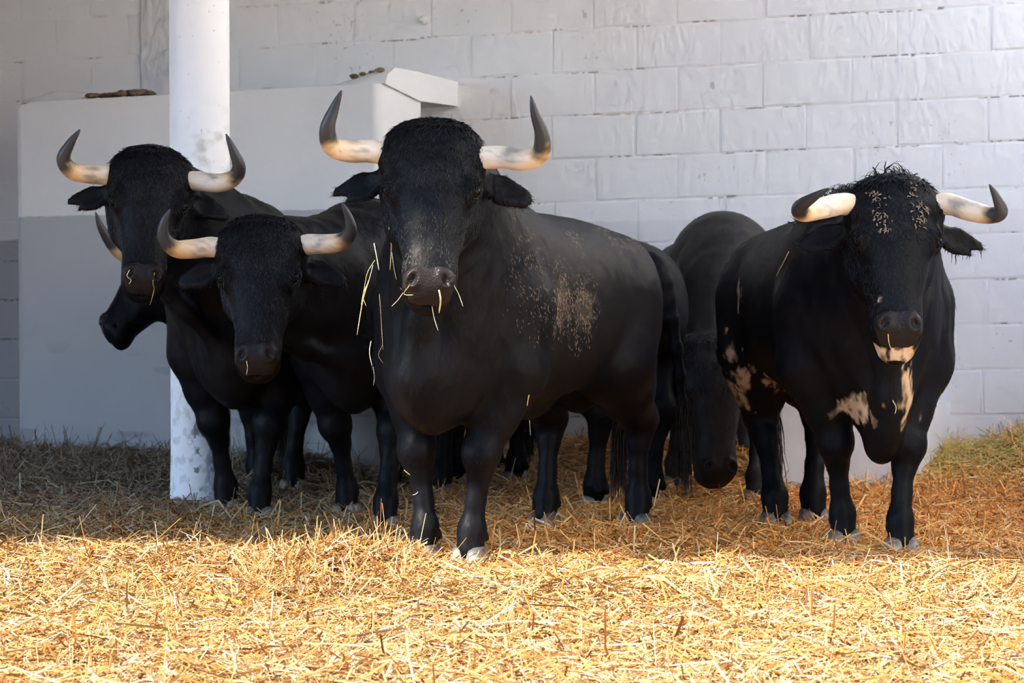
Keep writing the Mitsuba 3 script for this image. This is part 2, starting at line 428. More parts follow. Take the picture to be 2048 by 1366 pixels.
# ------------------------------------------------------------------ signed distance modelling of the animals
class Field:
    def __init__(self):
        self.prims = []

    def add(self, fn, lo, hi, k=0.06, op='+'):
        self.prims.append((fn, np.asarray(lo, float), np.asarray(hi, float), k, op))

    def cone(self, a, b, ra, rb, k=0.06, op='+', squash=None):
        """round cone; squash = (axis vector, factor) flattens it along an axis"""
        a, b = np.asarray(a, float), np.asarray(b, float)
        ab = b - a; L2 = ab @ ab + 1e-12; r = max(ra, rb)
        def fn(p):
            q = p - a
            t = np.clip(q @ ab / L2, 0, 1)
            v = q - t[:, None] * ab
            if squash is not None:
                v = v + np.outer(v @ squash[0], squash[0]) * (1 / squash[1] - 1)
                return (np.sqrt((v * v).sum(1)) - (ra + (rb - ra) * t)) * min(1, squash[1])
            return np.sqrt((v * v).sum(1)) - (ra + (rb - ra) * t)
        self.add(fn, np.minimum(a, b) - r, np.maximum(a, b) + r, k, op)

    def chain(self, pts, radii, k=0.05):
        for i in range(len(pts) - 1):
            self.cone(pts[i], pts[i + 1], radii[i], radii[i + 1], k)

    def ellipsoid(self, c, r, R=None, k=0.06, op='+'):
        c, r = np.asarray(c, float), np.asarray(r, float)
        R = np.eye(3) if R is None else np.asarray(R, float)       # rows: axes
        def fn(p):
            q = (p - c) @ R.T
            k0 = np.sqrt(((q / r) ** 2).sum(1)); k1 = np.sqrt(((q / r ** 2) ** 2).sum(1))
            return np.where(k0 < 1e-6, -r.min(), k0 * (k0 - 1) / (k1 + 1e-9))
        m = np.abs(R.T) @ r
        self.add(fn, c - m, c + m, k, op)

    def loft(self, origin, ex, ey, ez, S, n=2.5, k=0.08):
        """sections along ex: rows of S = (position, half width along ey, top along ez, bottom along ez)"""
        from scipy.interpolate import PchipInterpolator
        S = np.asarray(S, float); f = [PchipInterpolator(S[:, 0], S[:, i]) for i in (1, 2, 3)]
        B = np.array([ex, ey, ez]); o = np.asarray(origin, float); s0, s1 = S[0, 0], S[-1, 0]
        def fn(p):
            q = (p - o) @ B.T
            s = np.clip(q[:, 0], s0, s1)
            a, t, b = f[0](s), f[1](s), f[2](s)
            c, m = (t - b) / 2, (t + b) / 2
            rr = (np.abs(q[:, 1] / a) ** n + np.abs((q[:, 2] - m) / c) ** n) ** (1 / n)
            d = (rr - 1) * np.minimum(a, c)
            e = np.maximum(q[:, 0] - s1, s0 - q[:, 0])
            return np.where(e > 0, np.sqrt(np.maximum(d, 0) ** 2 + e * e), d)
        a = S[:, 1].max()
        corners = np.array([o + x * np.asarray(ex) + y * np.asarray(ey) + z * np.asarray(ez) for x in (s0, s1) for y in (-a, a) for z in (S[:, 3].min(), S[:, 2].max())])
        self.add(fn, corners.min(0), corners.max(0), k)

    def __call__(self, P, far=0.3):
        D = np.full(len(P), far)
        for fn, lo, hi, k, op in self.prims:
            m = np.flatnonzero(np.all((P > lo - 0.16) & (P < hi + 0.16), axis=1))
            if not len(m):
                continue
            d, cur = fn(P[m]), D[m]
            if op == '+':
                h = np.maximum(k - np.abs(cur - d), 0) / k
                D[m] = np.minimum(cur, d) - h * h * k / 4
            else:
                d = -d
                h = np.maximum(k - np.abs(cur - d), 0) / k
                D[m] = np.maximum(cur, d) + h * h * k / 4
        return D


def axis_grid(lo, hi, h, flo, fhi, hf):
    """grid lines with step h, and hf between flo and fhi"""
    out = [lo]
    while out[-1] < hi:
        x = out[-1]
        out.append(x + (hf if flo - h < x < fhi else h))
    return np.array(out)


def interp_axis(D, xc, xf, ax):
    i = np.clip(np.searchsorted(xc, xf) - 1, 0, len(xc) - 2)
    t = ((xf - xc[i]) / (xc[i + 1] - xc[i])).astype(np.float32)
    sh = [1, 1, 1]; sh[ax] = -1
    return np.take(D, i, ax) * (1 - t.reshape(sh)) + np.take(D, i + 1, ax) * t.reshape(sh)


def polygonise(field, lo, hi, h, fine_lo, fine_hi, hf):
    hc = 0.05
    C = [np.arange(lo[i] - hc, hi[i] + 2 * hc, hc) for i in range(3)]
    G = np.stack(np.meshgrid(*C, indexing='ij'), -1)
    D = field(G.reshape(-1, 3)).reshape(G.shape[:3]).astype(np.float32)
    X = [axis_grid(lo[i], hi[i], h, fine_lo[i], fine_hi[i], hf) for i in range(3)]
    for ax in range(3):
        D = interp_axis(D, C[ax], X[ax], ax)
    act = np.argwhere(np.abs(D) < 0.055)
    P = np.stack([X[i][act[:, i]] for i in range(3)], 1)
    D[tuple(act.T)] = field(P)
    ins = D < 0
    # naive surface nets
    n = np.array(D.shape)
    cnt = np.zeros(n - 1, np.int8)
    for o in np.ndindex(2, 2, 2):
        cnt += ins[o[0]:n[0] - 1 + o[0], o[1]:n[1] - 1 + o[1], o[2]:n[2] - 1 + o[2]]
    cells = np.argwhere((cnt > 0) & (cnt < 8))
    acc, num = np.zeros((len(cells), 3)), np.zeros(len(cells))
    for ax in range(3):
        others = [a for a in range(3) if a != ax]
        for o in np.ndindex(2, 2):
            c0 = cells.copy(); c0[:, others[0]] += o[0]; c0[:, others[1]] += o[1]
            c1 = c0.copy(); c1[:, ax] += 1
            d0, d1 = D[tuple(c0.T)], D[tuple(c1.T)]
            m = (d0 < 0) != (d1 < 0)
            t = np.where(m, d0 / np.where(m, d0 - d1, 1), 0)
            p0 = np.stack([X[i][c0[:, i]] for i in range(3)], 1); p1 = np.stack([X[i][c1[:, i]] for i in range(3)], 1)
            acc += np.where(m[:, None], p0 + (p1 - p0) * t[:, None], 0); num += m
    V = acc / np.maximum(num, 1)[:, None]
    idx = np.full(n - 1, -1, np.int64); idx[tuple(cells.T)] = np.arange(len(cells))
    F = []
    for ax in range(3):
        b, c = (ax + 1) % 3, (ax + 2) % 3
        s0 = [slice(None)] * 3; s1 = [slice(None)] * 3
        s0[ax] = slice(0, n[ax] - 1); s1[ax] = slice(1, n[ax])
        A, Bm = ins[tuple(s0)], ins[tuple(s1)]
        e = np.argwhere(A != Bm)
        e = e[(e[:, b] > 0) & (e[:, c] > 0) & (e[:, b] < n[b] - 1) & (e[:, c] < n[c] - 1)]
        flip = A[tuple(e.T)]
        def g(db, dc):
            q = e.copy(); q[:, b] += db; q[:, c] += dc
            return idx[tuple(q.T)]
        quad = np.stack([g(-1, -1), g(0, -1), g(0, 0), g(-1, 0)], 1)
        quad = np.where(flip[:, None], quad, quad[:, ::-1])
        F.append(quad)
    F = np.vstack(F); F = F[(F >= 0).all(1)]
    return V, np.vstack([F[:, [0, 1, 2]], F[:, [0, 2, 3]]])


def vertex_normals(V, F):
    n = np.zeros_like(V); fn = np.cross(V[F[:, 1]] - V[F[:, 0]], V[F[:, 2]] - V[F[:, 0]])
    for k in range(3):
        np.add.at(n, F[:, k], fn)
    return unit(n)


def tufts(P, N, dirs, length, width, lift, rng, seg=3, wave=0.0, sides=3, taper=0.75):
    """tapered locks of hair as one (vertices, triangles): roots P, flow dirs, all per lock"""
    n = len(P)
    dirs = unit(dirs - N * (dirs * N).sum(1, keepdims=True)); side = np.cross(N, dirs)
    ph = rng.uniform(0, 6.28, n); length = np.broadcast_to(length, n); width = np.broadcast_to(width, n)
    rings = []
    for s in range(seg + 1):
        t = s / seg
        c = P + dirs * (length * t)[:, None] + N * (lift * length * (1.6 * t - 1.1 * t * t) - 0.003 * (1 - t))[:, None] + side * (wave * length * (np.sin(ph + 5.5 * t) - np.sin(ph)))[:, None]
        w = width * (1 - taper * t ** 1.5) * (1.0 if s < seg else 0.2)
        ang = np.arange(sides) * 2 * np.pi / sides + np.pi / 2
        rings.append(c[:, None] + w[:, None, None] * (np.cos(ang)[None, :, None] * side[:, None] + 0.55 * np.sin(ang)[None, :, None] * N[:, None]))
    V = np.stack(rings, 1)                                   # n, seg+1, sides, 3
    i = np.arange(n * (seg + 1) * sides).reshape(n, seg + 1, sides)
    F = []
    for s in range(seg):
        for j in range(sides):
            a, b, c, d = i[:, s, j], i[:, s, (j + 1) % sides], i[:, s + 1, (j + 1) % sides], i[:, s + 1, j]
            F += [np.stack([a, b, c], 1), np.stack([a, c, d], 1)]
    return V.reshape(-1, 3), np.vstack(F)


HEAD_SECTIONS = [  # along the face: position, half width, front, back   (in units of the head's length 0.56)
    (-0.030, 0.105, 0.005, -0.090), (-0.012, 0.138, 0.032, -0.130), (0.04, 0.152, 0.056, -0.165), (0.11, 0.152, 0.072, -0.200), (0.18, 0.141, 0.074, -0.225), (0.25, 0.127, 0.066, -0.225),
    (0.33, 0.107, 0.055, -0.195), (0.42, 0.089, 0.046, -0.150), (0.49, 0.088, 0.044, -0.122), (0.535, 0.087, 0.034, -0.112), (0.562, 0.074, 0.010, -0.105), (0.580, 0.050, -0.02, -0.09)]
TORSO = [  # along the body: position, half width, top, bottom
    (-0.80, 0.05, 1.00, 0.82), (-0.77, 0.12, 1.05, 0.76), (-0.70, 0.18, 1.095, 0.68), (-0.58, 0.222, 1.135, 0.61), (-0.40, 0.250, 1.165, 0.58), (-0.15, 0.285, 1.185, 0.53), (0.10, 0.29, 1.20, 0.515),
    (0.30, 0.28, 1.232, 0.505), (0.45, 0.26, 1.235, 0.51), (0.60, 0.215, 1.19, 0.53), (0.72, 0.15, 1.09, 0.59), (0.79, 0.07, 0.97, 0.70)]


def make_bull(spec):
    """One bull. Everything is laid out in the bull's own frame: x forward, y to its left, z up."""
    rng = np.random.default_rng(spec['seed'])
    key = thing('bull', label=spec['label'], category='bull', group='bulls standing in the corral')
    sc = spec.get('size', 1.0)
    fm = np.array([*spec['front'], spec.get('sink', -0.025)]); ang = math.radians(spec['heading'])
    hx = np.array([math.cos(ang), math.sin(ang), 0]); hy = np.array([-hx[1], hx[0], 0]); hz = np.array([0, 0, 1.0])
    org = fm - hx * 0.545 * sc
    R = np.stack([hx, hy, hz])
    loc = lambda p: (np.asarray(p, float) - org) @ R.T / sc
    wld = lambda p: np.asarray(p, float) * sc @ R + org
    vec = lambda v: np.asarray(v, float) @ R.T
    girth = spec.get('girth', 1.0)
    fld = Field()
    S = np.array(TORSO); S[:, 1] *= girth
    fld.loft([0, 0, 0], [1, 0, 0], [0, 1, 0], [0, 0, 1], S, 2.3, 0.10)
    # head frame
    O, M = loc(spec['poll']), loc(spec['muzzle'])
    es = unit(M - O); hl = np.linalg.norm(M - O) / 0.575
    ew = vec(unit(spec['across'])); ew = unit(ew - es * (ew @ es)); et = np.cross(es, ew)
    hp = lambda s, w, t: O + (es * s + ew * w + et * t) * hl
    # neck: crest, middle, throat
    nb = hp(0.10, 0, -0.10); throat = hp(0.27, 0, -0.20)
    crest = hp(0.02, 0, -0.10)
    fld.cone([0.42, 0, 0.98], nb, 0.235 * girth, 0.135, 0.12)
    fld.cone([0.50, 0, 0.80], throat, 0.215 * girth, 0.10, 0.12)
    hump = spec.get('hump', 0.0)
    mid = np.array([0.46, 0, 1.10 + hump]) * 0.55 + crest * 0.45 + np.array([0, 0, 0.03 + hump])
    fld.chain([[0.33, 0, 1.10], mid, crest], [0.13, 0.13, 0.095], 0.12)
    # brisket and dewlap
    bl = spec.get('brisket', 0.0)
    fld.ellipsoid([0.66, 0, 0.63 - bl * 0.5], [0.16, 0.12 - 0.3 * bl, 0.15 + bl * 0.5], k=0.12)
    dl = [hp(0.36, 0, -0.19), (throat + np.array([0.74, 0, 0.70])) / 2 + np.array([0.05, 0, -0.07]), [0.79, 0, 0.64 - bl * 0.6], [0.66, 0, 0.50 - bl]]
    fld.chain(dl, [0.026, 0.024, 0.034, 0.045], 0.06)
    # legs
    feet = [loc([*f, fm[2]]) for f in spec['feet']]
    FEET = []
    for i, f in enumerate(feet):
        front = i < 2
        side = 1 if i % 2 == 0 else -1
        fx, fy = f[0], f[1]
        base = np.array([0.545 if front else -0.545, side * 0.165])
        off = np.array([fx, fy]) - base
        if front:
            c = [(0.44, 0.17 * girth, 0.86, 0.15, 0), (0.46, 0.185 * girth, 0.66, 0.125, 0.1), (0.50, 0.175, 0.52, 0.082, 0.35), (0.54, 0.168, 0.385, 0.055, 0.6), (0.535, 0.165, 0.310, 0.039, 0.72), (0.54, 0.165, 0.22, 0.031, 0.85), (0.548, 0.165, 0.125, 0.044, 1), (0.565, 0.165, 0.055, 0.046, 1.0)]
        else:
            c = [(-0.42, 0.13, 0.86, 0.19, 0), (-0.36, 0.175 * girth, 0.66, 0.155, 0.1), (-0.48, 0.175, 0.53, 0.10, 0.35), (-0.595, 0.17, 0.42, 0.066, 0.6), (-0.575, 0.168, 0.34, 0.043, 0.72), (-0.555, 0.165, 0.23, 0.033, 0.88), (-0.545, 0.165, 0.125, 0.047, 1), (-0.525, 0.165, 0.055, 0.047, 1.0)]
        P = [np.array([x + off[0] * w, side * y + off[1] * w, z]) for x, y, z, r, w in c]
        fld.chain(P[:4], [q[3] for q in c[:4]], 0.045)
        fld.chain(P[3:], [q[3] for q in c[3:]], 0.024)
        if front:
            fld.ellipsoid(P[3] + [0.014, 0, 0.0], [0.056, 0.060, 0.066], k=0.03)
        else:
            fld.ellipsoid(P[1] + [-0.14, 0, 0.16], [0.20, 0.11, 0.26], k=0.10)
            fld.cone(P[3] + [-0.02, 0, 0.015], P[2] + [-0.07, 0, 0.12], 0.03, 0.05, 0.05)
        for dy in (-0.022, 0.022):
            fld.ellipsoid(P[6] + [-0.052, dy, -0.028], [0.018, 0.015, 0.022], k=0.012)
        FEET.append(P)
    # sheath
    fld.ellipsoid([-0.05, 0, 0.51], [0.16, 0.05, 0.055], k=0.08)
    fld.ellipsoid([-0.48, 0, 0.55], [0.09, 0.075, 0.10], k=0.05)
    # tail
    tl = spec.get('tail', [(-0.77, 0, 1.04), (-0.845, 0.0, 0.99), (-0.875, 0, 0.85), (-0.87, 0.0, 0.60), (-0.86, 0.0, 0.38)])
    tp = catmull(tl, 10)
    fld.chain(tp, np.linspace(0.036, 0.018, 10), 0.03)
    # head
    HS = np.array(HEAD_SECTIONS) * hl
    fld.loft(O, es, ew, et, HS, 2.6, 0.05)
    for s in (-1, 1):
        fld.cone(hp(0.245, s * 0.095, -0.17), hp(0.10, s * 0.11, -0.17), 0.055 * hl, 0.07 * hl, 0.05)          # jaw angle
        fld.ellipsoid(hp(0.195, s * 0.128, 0.012), np.array([0.050, 0.034, 0.040]) * hl, np.array([es, ew, et]), k=0.035)   # brow
        fld.ellipsoid(hp(0.212, s * 0.150, 0.030), np.array([0.024, 0.020, 0.018]) * hl, np.array([es, ew, et]), k=0.012, op='-')
        fld.ellipsoid(hp(0.075, s * 0.125, -0.035), np.array([0.05, 0.05, 0.05]) * hl, k=0.04)      # horn root
        # nostril rims and hollows
        fld.ellipsoid(hp(0.515, s * 0.050, 0.034), np.array([0.032, 0.022, 0.016]) * hl, np.array([unit(es + 0.5 * s * ew), unit(ew - 0.5 * s * es), et]), k=0.02)
        fld.ellipsoid(hp(0.525, s * 0.054, 0.052), np.array([0.026, 0.0155, 0.028]) * hl, np.array([unit(es + 0.5 * s * ew), unit(ew - 0.5 * s * es), et]), k=0.008, op='-')
        # ear
        ea, ebd = hp(0.115, s * 0.13, -0.085), unit(ew * s * 0.93 + es * (0.30 + spec.get('ear_drop', 0.0)) - et * 0.18)
        eu = unit(np.cross(ebd, et)); en = np.cross(ebd, eu)
        for q, (wd, th) in ((0.04, (0.035, 0.024)), (0.10, (0.052, 0.017)), (0.155, (0.038, 0.012))):
            fld.ellipsoid(ea + ebd * q * hl, np.array([0.055, wd, th]) * hl, np.array([ebd, eu, en]), k=0.02)
        enf = en * np.sign(en @ et)
        fld.ellipsoid(ea + ebd * 0.115 * hl + enf * 0.020 * hl, np.array([0.065, 0.033, 0.014]) * hl, np.array([ebd, eu, en]), k=0.01, op='-')
    for s in spec.get('notch', ()):
        fld.ellipsoid(hp(0.115, s * 0.13, -0.085) + unit(ew * s * 0.93 + es * 0.38 - et * 0.18) * 0.215 * hl, np.array([0.055, 0.016, 0.05]) * hl, np.array([unit(ew * s * 0.93 + es * 0.30), unit(es * 0.93 - ew * s * 0.30), et]), k=0.01, op='-')
    cd = spec.get('chin', 0.0)
    fld.ellipsoid(hp(0.545 + cd, 0, -0.080), np.array([0.050, 0.062, 0.040]) * hl, np.array([es, ew, et]), k=0.03)                # chin
    fld.ellipsoid(hp(0.0, 0, -0.02), np.array([0.045, 0.105, 0.07]) * hl, np.array([es, ew, et]), k=0.04)           # poll tuft base
    for s in (-1, 1):
        fld.cone(hp(0.580, 0, -0.040), hp(0.51, s * 0.095, -0.058), 0.007 * hl, 0.006 * hl, 0.012, '-')
    lo = np.min([p[1] for p in fld.prims], 0) - 0.03; hi = np.max([p[2] for p in fld.prims], 0) + 0.03
    lo[2] = max(lo[2], -0.01)
    hb = np.array([hp(s, w, t) for s in (-0.06, 0.60) for w in (-0.2, 0.2) for t in (-0.16, 0.09)])
    q = spec.get('detail', 1.0)
    V, F = polygonise(fld, lo, hi, 0.0138 * q, hb.min(0), hb.max(0), 0.0068 * q)
    # loose skin and muscle, then hair lying in locks
    N = vertex_normals(V, F)
    H = np.stack([(V - O) @ es, (V - O) @ ew, (V - O) @ et], 1) / hl       # head coordinates
    onhead = (np.abs(H[:, 1]) < 0.20) & (H[:, 0] > -0.06) & (H[:, 0] < 0.62) & (H[:, 2] > -0.22) & (H[:, 2] < 0.12)
    amp = np.where(onhead, 0.0025, 0.011)
    V = V + N * (amp * (meshkit.fbm(V * np.array([7, 7, 5]), 3, 2) - 0.5) + 0.0025 * (meshkit.fbm(V * np.array([38, 38, 13]), 2, 9) - 0.5))[:, None]
    if spec.get('folds', True):
        nk = np.exp(-((V[:, 0] - 0.66) / 0.22) ** 2) * (V[:, 2] > 0.45) * ~onhead
        V = V + N * (0.003 * nk * np.sin(46 * V[:, 0] + 9 * meshkit.fbm(V * 5, 2, 4)) )[:, None]
    N = vertex_normals(V, F)
    col = spec['colour'](V, N, H, onhead, rng)
    put('body', (wld(V), F), 'coat', key, smooth=True, color=col)
    Nw = N @ R
    # bare nose pad
    tri = H[F].mean(1); tn = (N[F].mean(1) @ et)
    pad = (tri[:, 0] > 0.478 + 0.25 * np.abs(np.abs(tri[:, 1]) - 0.03)) & (np.abs(tri[:, 1]) < 0.082 - 0.5 * np.maximum(0, tri[:, 0] - 0.53)) & (tri[:, 2] > -0.028) & (tri[:, 0] < 0.6)
    if pad.sum() > 20:
        used, inv = np.unique(F[pad], return_inverse=True)
        put('nose', (wld(V[used] + N[used] * 0.0016), inv.reshape(-1, 3)), 'nose_mat', key, smooth=True, label='bare damp nose')
    # eyes
    for s in (-1, 1):
        m = trimesh.creation.icosphere(3, 0.020 * hl * sc)
        m.apply_translation(wld(hp(0.212, s * 0.136, 0.026)))
        put('eye', m, 'eye_mat', key, smooth=True)
    # horns
    for side, pts in zip((-1, 1), spec['horns']):
        if pts is None:
            continue
        path = catmull(np.vstack([[wld(hp(0.075, side * 0.085, -0.03))], pts]), 40)
        L = np.concatenate([[0], np.cumsum(np.linalg.norm(np.diff(path, axis=0), axis=1))]); L /= L[-1]
        rad = spec.get('horn_r', 0.037) * np.interp(L, [0, 0.25, 0.5, 0.7, 0.85, 0.95, 1.0], [1.02, 1.0, 0.92, 0.70, 0.46, 0.25, 0.07])
        rad = rad * (1 + 0.02 * np.sin(L * 60) * (L < 0.3))
        hv, hf, tp_ = tube(path, rad, 24)
        tpar = np.interp(tp_, np.linspace(0, 1, 40), L)
        nz = meshkit.fbm(hv * np.array([26, 26, 60]), 4, spec['seed']); ns = meshkit.fbm(hv * 11, 2, 5)
        cream, amber, dark, smoke = np.array([0.76, 0.65, 0.51]), np.array([0.64, 0.40, 0.18]), np.array([0.022, 0.021, 0.021]), np.array([0.20, 0.185, 0.175])
        c = cream + (amber - cream) * np.clip(np.interp(tpar, [0, 0.25, 0.5, 0.62], [0.25, 0.15, 0.5, 1.0]) + (ns - 0.5), 0, 1)[:, None]
        sm = np.clip((np.exp(-((tpar - 0.38) / 0.10) ** 2) * 1.3 * ns + (nz - 0.62) * 2.2), 0, 0.75) * (tpar < 0.55)
        c = c + (smoke - c) * sm[:, None]
        dk = np.clip((tpar - 0.56 + 0.16 * (nz - 0.5)) / 0.10, 0, 1)
        c = c + ((dark * (1 + 1.4 * ns[:, None])) - c) * dk[:, None]
        put('horn', (hv, hf), 'horn_mat', key, smooth=True, color=c)
    # hooves: two claws to a foot
    for P in FEET:
        f = P[7]
        for dy in (-0.031, 0.031):
            rows = []
            for z, fx0, fx1, hw in ((0.0, -0.060, 0.078, 0.031), (0.03, -0.055, 0.064, 0.030), (0.062, -0.045, 0.046, 0.027), (0.072, -0.03, 0.03, 0.02)):
                a = np.arange(14) * 2 * np.pi / 14
                cx, rx = (fx0 + fx1) / 2, (fx1 - fx0) / 2
                rows.append(np.stack([f[0] + cx + rx * np.cos(a), f[1] + dy * (1 - z) + hw * np.sign(np.sin(a)) * np.abs(np.sin(a)) ** 0.8, a * 0 + z], 1))
            hvv = np.vstack(rows); m = trimesh.convex.convex_hull(hvv)
            put('hoof', trimesh.Trimesh(wld(m.vertices), m.faces, process=False), 'hoof_mat', key, smooth=40)
    # hair: locks on the forehead and poll, ear fringes, tail switch, short coat hair
    area = np.linalg.norm(np.cross(V[F[:, 1]] - V[F[:, 0]], V[F[:, 2]] - V[F[:, 0]]), axis=1)
    hc = spec.get('hair_colour', (0.005, 0.005, 0.006))
    def sample(mask, count):
        w = area * mask
        if w.sum() == 0:
            return None
        f = rng.choice(len(F), count, p=w / w.sum())
        b = rng.dirichlet([1, 1, 1], count)
        return (V[F[f]] * b[:, :, None]).sum(1), unit((N[F[f]] * b[:, :, None]).sum(1)), f
    fringe = []
    tc = tri
    fore = onhead[F].all(1) & (tc[:, 0] < 0.20) & (tc[:, 0] > -0.06) & (np.abs(tc[:, 1]) < 0.15) & (tc[:, 2] > -0.06)
    k = int(1.7 * spec.get('locks', 900))
    if k:
        P, Np, f = sample(fore, k)
        fl = np.tile(es, (k, 1)) + ew * (0.9 * (meshkit.noise(P * 16, 3) - 0.5))[:, None] * 2 + ew * (H[F[f]].mean(1)[:, 1] * 2.0)[:, None]
        fringe.append(tufts(P, Np, fl, rng.uniform(0.022, 0.05, k), rng.uniform(0.0014, 0.0036, k), spec.get('lock_lift', 0.05), rng, 4, 0.13))
        face = onhead[F].all(1) & (tc[:, 0] > 0.12) & (tc[:, 0] < 0.46) & (tc[:, 2] > -0.15)
        k2 = int(k * 1.6)
        P, Np, f = sample(face, k2)
        fl = np.tile(es, (k2, 1)) + ew * (1.2 * (meshkit.noise(P * 18, 5) - 0.5))[:, None]
        fringe.append(tufts(P, Np, fl, rng.uniform(0.012, 0.03, k2), rng.uniform(0.0012, 0.0026, k2), 0.10, rng, 2, 0.06))
    # ear fringe
    ear = (np.abs(tri[:, 1]) > 0.20) & (tri[:, 0] > 0.0) & (tri[:, 0] < 0.34) & (np.abs(tri[:, 2] + 0.1) < 0.13) & (np.abs(tri[:, 1]) < 0.36)
    if ear.sum() > 30 and k:
        P, Np, f = sample(ear, 500)
        sg = np.sign(H[F[f]].mean(1)[:, 1])
        fringe.append(tufts(P, Np, ew * sg[:, None] + es * rng.uniform(0.0, 0.9, (500, 1)), rng.uniform(0.012, 0.03, 500), rng.uniform(0.0006, 0.0013, 500), 0.2, rng, 2, 0.05))
    mane = spec.get('mane', 0)
    if mane:
        top = (~onhead[F].any(1)) & (V[F].mean(1)[:, 2] > 1.16) & (N[F].mean(1)[:, 2] > 0.35) & (V[F].mean(1)[:, 0] > 0.30)
        P, Np, f = sample(top, mane)
        fl = np.tile(np.array([-0.5, 0, 0.6]), (mane, 1)) + rng.normal(0, 0.5, (mane, 3))
        fringe.append(tufts(P, Np, fl, rng.uniform(0.03, 0.075, mane), rng.uniform(0.002, 0.0045, mane), 0.8, rng, 3, 0.08))
    neck = spec.get('neck_locks', 0)
    if neck:
        c = V[F].mean(1)
        msk = (~onhead[F].any(1)) & (c[:, 0] > 0.45) & (c[:, 2] > 0.72) & (c[:, 1] > 0.02)
        P, Np, f = sample(msk, neck)
        fl = np.tile(np.array([-0.25, 0, -1.0]), (neck, 1)) + 0.9 * (np.stack([meshkit.noise(P * 9, q) for q in (1, 2, 3)], 1) - 0.5)
        fringe.append(tufts(P, Np, fl, rng.uniform(0.025, 0.05, neck), rng.uniform(0.0014, 0.003, neck), 0.05, rng, 3, 0.08))
    n = int(0.6 * spec.get('fur', 12000))
    if n:
        P, Np, f = sample(~(onhead[F].all(1) & (tc[:, 0] > 0.46)), n)
        fl = np.tile(np.array([-0.8, 0, -0.7]), (n, 1)) + 0.8 * (np.stack([meshkit.noise(P * 7, q) for q in (1, 2, 3)], 1) - 0.5)
        a = tufts(P, Np, fl, rng.uniform(0.012, 0.028, n), rng.uniform(0.0009, 0.0019, n), 0.16, rng, 1, 0.0)
        fringe.append(a)
        fcol = col[F[f]].mean(1)
    vs, fs, cs, base = [], [], [], 0
    for i, (v, f) in enumerate(fringe):
        vs.append(v); fs.append(f + base); base += len(v)
        if n and i == len(fringe) - 1:
            cs.append(np.repeat(fcol, len(v) // n, 0))
        else:
            cs.append(np.tile(hc, (len(v), 1)) * rng.uniform(0.7, 1.4, (len(v), 1)))
    if vs:
        put('hair', (wld(np.vstack(vs)), np.vstack(fs)), 'hair', key, smooth=True, color=np.vstack(cs), kind='stuff')
    for (mx, mz, rx, rz, cnt) in spec.get('mud', ()):
        c = V[F].mean(1)
        wgt = np.exp(-((c[:, 0] - mx) / rx) ** 2 - ((c[:, 2] - mz) / rz) ** 2) * (c[:, 1] > 0.08) * (~onhead[F].any(1))
        wgt = wgt * (meshkit.noise(c * 28, 8) > 0.42)
        P, Np, f = sample(np.where(wgt > 0.05, wgt, 0), cnt)
        v, f = tufts(P, Np, np.tile(np.array([-0.35, 0, -1.0]), (cnt, 1)) + rng.normal(0, 0.35, (cnt, 3)), rng.uniform(0.006, 0.018, cnt), rng.uniform(0.0016, 0.0042, cnt), 0.1, rng, 2, 0.1, taper=0.4)
        put('dried_mud', (wld(v), f), 'mud_mat', key, smooth=30, kind='stuff', label='flecks of dried mud and chaff stuck to the flank')
    for (ms, mw, cnt) in spec.get('face_mud', ()):
        wgt = np.exp(-((tri[:, 0] - ms) / 0.022) ** 2 - ((tri[:, 1] - mw) / 0.020) ** 2) * (tri[:, 2] > 0)
        P, Np, f = sample(np.where(wgt > 0.05, wgt, 0), cnt)
        v, f = tufts(P + Np * 0.006, Np, np.tile(es, (cnt, 1)) + ew * rng.normal(0, 0.8, (cnt, 1)), rng.uniform(0.006, 0.020, cnt), rng.uniform(0.0012, 0.0046, cnt), 0.3, rng, 2, 0.15, taper=0.4)
        put('dried_mud', (wld(v), f), 'mud_mat', key, smooth=30, kind='stuff', label='crumbs of dried mud in the forehead hair')
    # tail switch
    m = 260
    e0, e1 = tp[-1], tp[-2]
    dirs = np.tile(unit(e0 - e1) * 0.4 + np.array([0, 0, -0.6]), (m, 1)) + rng.normal(0, 0.07, (m, 3))
    P = e1 + (e0 - e1) * rng.uniform(0, 1, (m, 1)) + rng.normal(0, 0.012, (m, 3))
    Np = unit(np.stack([rng.normal(0, 1, m), rng.normal(0, 1, m), np.zeros(m)], 1))
    v, f = tufts(P, Np, dirs, rng.uniform(0.16, 0.34, m), rng.uniform(0.002, 0.0045, m), 0.03, rng, 5, 0.02)
    v[:, 2] = np.maximum(v[:, 2], 0.03)
    put('tail_switch', (wld(v), f), 'hair', key, smooth=True, color=np.tile((0.018, 0.013, 0.011), (len(v), 1)), label='long hair at the end of the tail')
    return dict(key=key, wld=wld, loc=loc, hp=hp, V=V, F=F, N=N, R=R)


# ------------------------------------------------------------------ coat colours (in each bull's own frame)
BLACK = np.array([0.0030, 0.0032, 0.0046])


def plain(dust=0.25, tint=(0.060, 0.050, 0.040), base=BLACK):
    def fn(V, N, H, onhead, rng):
        n = meshkit.fbm(V * 5, 4, 11)
        c = np.array(base) * (0.8 + 0.5 * meshkit.fbm(V * 24, 2, 3))[:, None]
        d = np.clip((n - 0.45) * 2.2, 0, 1) * dust * np.where(onhead, 0.35, 1.0)
        return c + (np.array(tint) - c) * d[:, None]
    return fn


